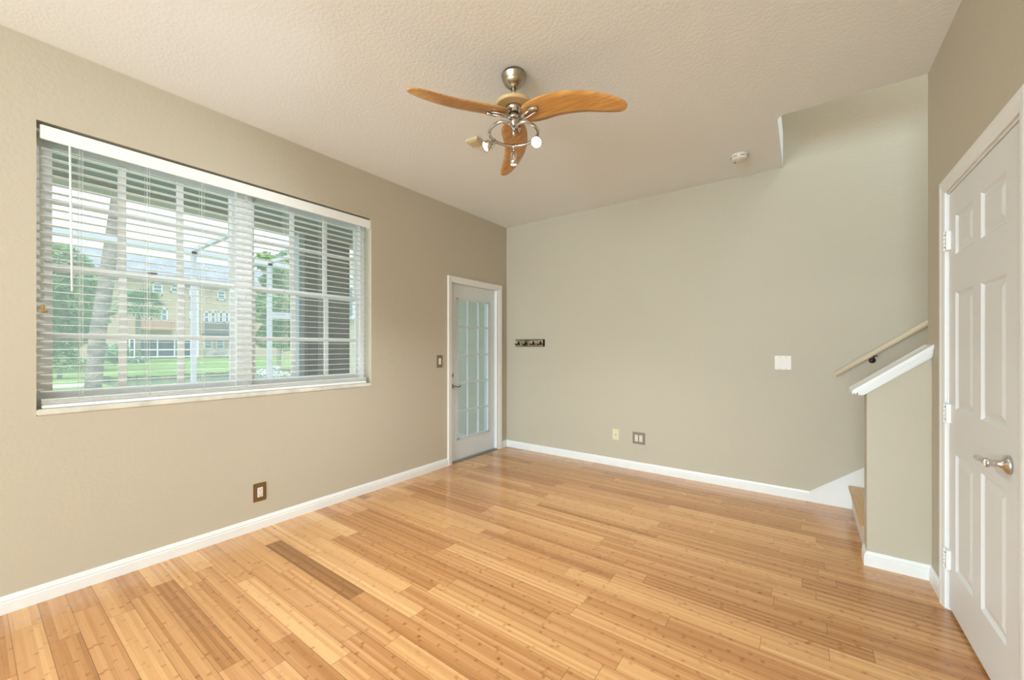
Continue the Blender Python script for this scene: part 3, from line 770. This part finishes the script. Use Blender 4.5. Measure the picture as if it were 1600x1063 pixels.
def leaves(mb, blobs, n, size, rnd, flat=.4):
    vols = [b[1][0] * b[1][1] * b[1][2] for b in blobs]; tot = sum(v ** .67 for v in vols)
    for (c, r), v in zip(blobs, vols):
        for k in range(int(n * v ** .67 / tot)):
            while True:
                d = Vector((rnd.uniform(-1, 1), rnd.uniform(-1, 1), rnd.uniform(-1, 1)))
                if d.length < 1 and d.length > .35: break
            p = Vector((c[0] + d.x * r[0], c[1] + d.y * r[1], c[2] + d.z * r[2]))
            a = Vector((rnd.gauss(0, 1), rnd.gauss(0, 1), rnd.gauss(0, .6))).normalized(); b = a.cross(Vector((rnd.gauss(0, 1), rnd.gauss(0, 1), rnd.gauss(0, 1)))).normalized()
            s = size * rnd.uniform(.6, 1.4)
            mb.quad(p - a * s, p - b * s * flat, p + a * s, p + b * s * flat)
def blobfield(c, R, n, r, rnd):
    out = []
    for k in range(n):
        while True:
            d = Vector((rnd.uniform(-1, 1), rnd.uniform(-1, 1), rnd.uniform(-1, 1)))
            if d.length < 1: break
        q = r * rnd.uniform(.6, 1.3)
        out.append(((c[0] + d.x * (R[0]), c[1] + d.y * (R[1]), c[2] + d.z * (R[2])), (q, q, q * .8)))
    return out
def dpt(px, py, t):
    """world point seen at a pixel at depth t in front of the camera"""
    u = (px - 800) / F
    return Vector((CX + t * (-math.sin(YAW) + u * math.cos(YAW)), CY + t * (math.cos(YAW) + u * math.sin(YAW)), CZ + t * (543 - py) / F))
def tree(name, px, pyc, t, wpx, hpx, leafmat, label, cat, n=5000, size=.14, nb=22, trunk=True, group=None, barkm='bark2', seed=1, gz=-.2):
    rnd = random.Random(seed); c = dpt(px, pyc, t); R = (wpx * t / F / 2, wpx * t / F / 2, hpx * t / F / 2)
    e = empty(name, (c.x, c.y, gz), label, cat, group)
    mb = MB(); leaves(mb, blobfield(c, [q * .75 for q in R], nb, min(R) * .45, rnd), n, size, rnd); mb.build('foliage', M[leafmat], e)
    if trunk:
        MB().tube([(c.x, c.y, gz - .05), (c.x + .1, c.y + .05, (c.z + gz) / 2), (c.x, c.y, c.z)], [.02 * R[0] + .06, .015 * R[0] + .05, .04], 8).build('trunk', M[barkm], e)
    return e
tree('broadleaf_tree', 92, 468, 24, 118, 190, 'leafA', 'bushy green tree left of the leaning trunk', 'tree', 9000, .17, 30, seed=2)
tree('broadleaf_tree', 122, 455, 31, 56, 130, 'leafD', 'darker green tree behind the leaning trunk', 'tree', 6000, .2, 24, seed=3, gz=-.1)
tree('shrub', 92, 560, 19, 95, 42, 'leafA', 'low broad shrub on the lawn at the far left', 'shrub', 5000, .12, 18, seed=4, trunk=True)
tree('shrub', 215, 562, 34, 34, 12, 'leafD', 'small round shrub beside the white porch door', 'shrub', 1200, .1, 8, seed=9)
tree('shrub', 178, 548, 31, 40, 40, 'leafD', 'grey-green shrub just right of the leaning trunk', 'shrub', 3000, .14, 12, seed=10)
tree('cypress_tree', 432, 470, 12.5, 64, 230, 'leafB', 'bright green feathery tree right of the window centre', 'tree', 15000, .07, 46, seed=5)
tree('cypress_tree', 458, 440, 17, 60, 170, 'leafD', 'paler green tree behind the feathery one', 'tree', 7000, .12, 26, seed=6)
tree('flowering_shrub', 436, 588, 9.5, 66, 34, 'leafW', 'white flowering shrub at the foot of the feathery tree', 'shrub', 3500, .045, 16, seed=7, trunk=True, gz=-.14)
# leaning palm trunk
tp = [dpt(143, 660, 9), dpt(146, 600, 9.05), dpt(153, 520, 9.1), dpt(166, 440, 9.2), dpt(176, 370, 9.3), dpt(186, 290, 9.5), dpt(196, 200, 9.8)]
e = empty('palm_tree', (tp[0].x, tp[0].y, -.14), 'thick grey leaning palm trunk on the lawn outside the window', 'tree')
tp[0].z = -.16
MB().tube(tp, [.16, .145, .142, .138, .125, .105, .09], 16).build('trunk', M['bark'], e)
def fronds(c, n, L, rnd, leafmat, parent, wid=.05, droop=.5):
    mb = MB()
    for k in range(n):
        a = rnd.uniform(0, 2 * math.pi); el = rnd.uniform(-.5, 1.2); prev = None
        d = Vector((math.cos(a) * math.cos(el), math.sin(a) * math.cos(el), math.sin(el)))
        base = c + d * L * .45
        side = d.cross(Vector((0, 0, 1))).normalized()
        for j in range(9):     # fan leaf: fingers
            q = (j - 4) / 4 * 1.1
            dd = (d * math.cos(q) + side * math.sin(q)).normalized(); tip = base + dd * L * .6 - Vector((0, 0, droop * L * .15)); w_ = side.cross(dd).cross(dd).normalized() * wid
            mb.quad(base, base + dd * L * .3 + w_, tip, base + dd * L * .3 - w_)
        w2 = side * .02; mb.quad(c - w2, c + w2, base + w2, base - w2)
    mb.build('fronds', M[leafmat], parent)
top = tp[-1] + Vector((0, 0, .3)); fronds(top, 26, 1.8, random.Random(3), 'leafA', e)
c = dpt(216, 478, 36)
e = empty('palmetto_palm', (c.x, c.y, -.1), 'shaggy fan palm with a thin trunk in front of the townhouses', 'tree')
fronds(c, 60, 2.1, random.Random(8), 'leafC', e, .09, .8)
MB().tube([(c.x, c.y, -.2), (c.x - .1, c.y, c.z * .5), c], [.22, .18, .17], 8).build('trunk', M['bark2'], e)

# townhouse across the pond: facade at x = GX
th = empty('townhouse', (GX - 4, 17, .1), 'long tan three-storey townhouse row with a grey tiled roof across the pond', 'building')
MB().box((GX - 12, 4.5, 0), (GX, 36, 9.3)).build('wall', M['twall'], th)
MB().prism([(GX + .7, 9.15), (GX + .7, 9.4), (GX - 4, 12.1), (GX - 7, 12.1), (GX - 12.6, 9.4), (GX - 12.6, 9.15)], 1, 4.0, 36.5).build('roof', M['troof'], th)
MB().box((GX + .55, 4.0, 9.02), (GX + .75, 36.5, 9.22)).build('gutter', M['tframe'], th)
def fac(p0, p1): a, b = at(*p0, 0, GX), at(*p1, 0, GX); return a.y, b.y, b.z, a.z
def twin(p0, p1, split=True):
    y0_, y1_, z0_, z1_ = fac(p0, p1); m = MB(); w = .13
    m.box((GX, y0_, z0_), (GX + .08, y0_ + w, z1_)); m.box((GX, y1_ - w, z0_), (GX + .08, y1_, z1_)); m.box((GX, y0_, z0_), (GX + .08, y1_, z0_ + w)); m.box((GX, y0_, z1_ - w), (GX + .08, y1_, z1_))
    if split: m.box((GX, y0_, (z0_ + z1_) / 2 - .05), (GX + .07, y1_, (z0_ + z1_) / 2 + .05))
    f = m.build('window', M['tframe'], th); MB().box((GX, y0_ + w, z0_ + w), (GX + .03, y1_ - w, z1_ - w)).build('pane', M['twin'], f)
for a, b in (((187, 436), (194, 452)), ((238, 441), (254, 462)), ((266, 443), (282, 458)), ((295.5, 447), (303, 466)), ((339, 452), (352, 470)), ((361, 455), (369, 466)), ((397, 458), (405, 472)), ((420, 460), (434, 478)),
             ((228, 480), (237, 499)), ((251, 482), (262, 502)), ((318, 487), (327, 505)), ((328.5, 487), (337, 505)), ((341, 487), (349, 505)), ((350.5, 487), (358, 505)), ((296, 484), (303, 500)),
             ((318, 531), (332, 546)), ((337, 531), (350, 546))): twin(a, b)
def balcony(p0, p1, mt, lab, dep=1.3, solid=False):
    y0_, y1_, z0_, z1_ = fac(p0, p1); m = MB()
    m.box((GX, y0_, z0_), (GX + dep, y1_, z0_ + .22)); m.box((GX + dep - .08, y0_, z1_ - .1), (GX + dep, y1_, z1_))
    m.box((GX, y0_, z1_ - .1), (GX + dep, y0_ + .08, z1_)); m.box((GX, y1_ - .08, z1_ - .1), (GX + dep, y1_, z1_))
    y = y0_
    while y < y1_:
        m.box((GX + dep - .06, y, z0_), (GX + dep - .02, y + .10, z1_)); y += .17
    o = m.build('balcony', M[mt], th); o['label'] = lab
balcony((216, 500), (268, 517), 'tbalb', 'terracotta balcony'); balcony((314, 504), (369, 525), 'tbalk', 'black balcony')
# screened porch
y0_, y1_, z0_, z1_ = fac((192, 530), (303, 558.5))
MB().box((GX, y0_, z0_), (GX + .2, y1_, z1_)).build('porch_screen', M['tscreen'], th)
m = MB()
for px in (193, 202, 210, 218.6, 246, 272.6, 298): y = at(px, 550, 0, GX + .25).y; m.box((GX + .2, y - .06, z0_), (GX + .32, y + .06, z1_))
for py in (531, 547, 558): z = at(250, py, 0, GX + .25).z; m.box((GX + .2, y0_, z - .06), (GX + .30, y1_, z + .06))
m.build('porch_frame', M['tframe'], th)
MB().box((GX, at(308, 550, 0, GX).y - .12, .1), (GX + .15, at(308, 550, 0, GX).y + .12, 9.2)).build('downspout', M['tframe'], th)
MB().box((GX, at(318, 552, 0, GX).y, .1), (GX + .8, at(372, 552, 0, GX).y, 1.0)).build('porch_planter', M['stone'], th)
# neighbouring wing seen past the column
nb = empty('neighbour_wing', (-8.0, 8.4, -.14), 'pale stucco wing of the next house glimpsed right of the patio column', 'building')
p = at(566, 500, 1, 7.0)
MB().box((-9.5, 6.6, -.2), (-6.9, 10.0, 3.9)).build('wall', M['stucco'], nb)
a, b = at(548, 428, 1, 6.6), at(557, 492, 1, 6.6)
MB().box((-7.75, 6.50, 2.1), (-7.1, 6.6, 3.1)).build('window', M['tframe'], nb)
MB().box((-7.68, 6.48, 2.2), (-7.17, 6.5, 3.0)).build('pane', M['twin'], nb)
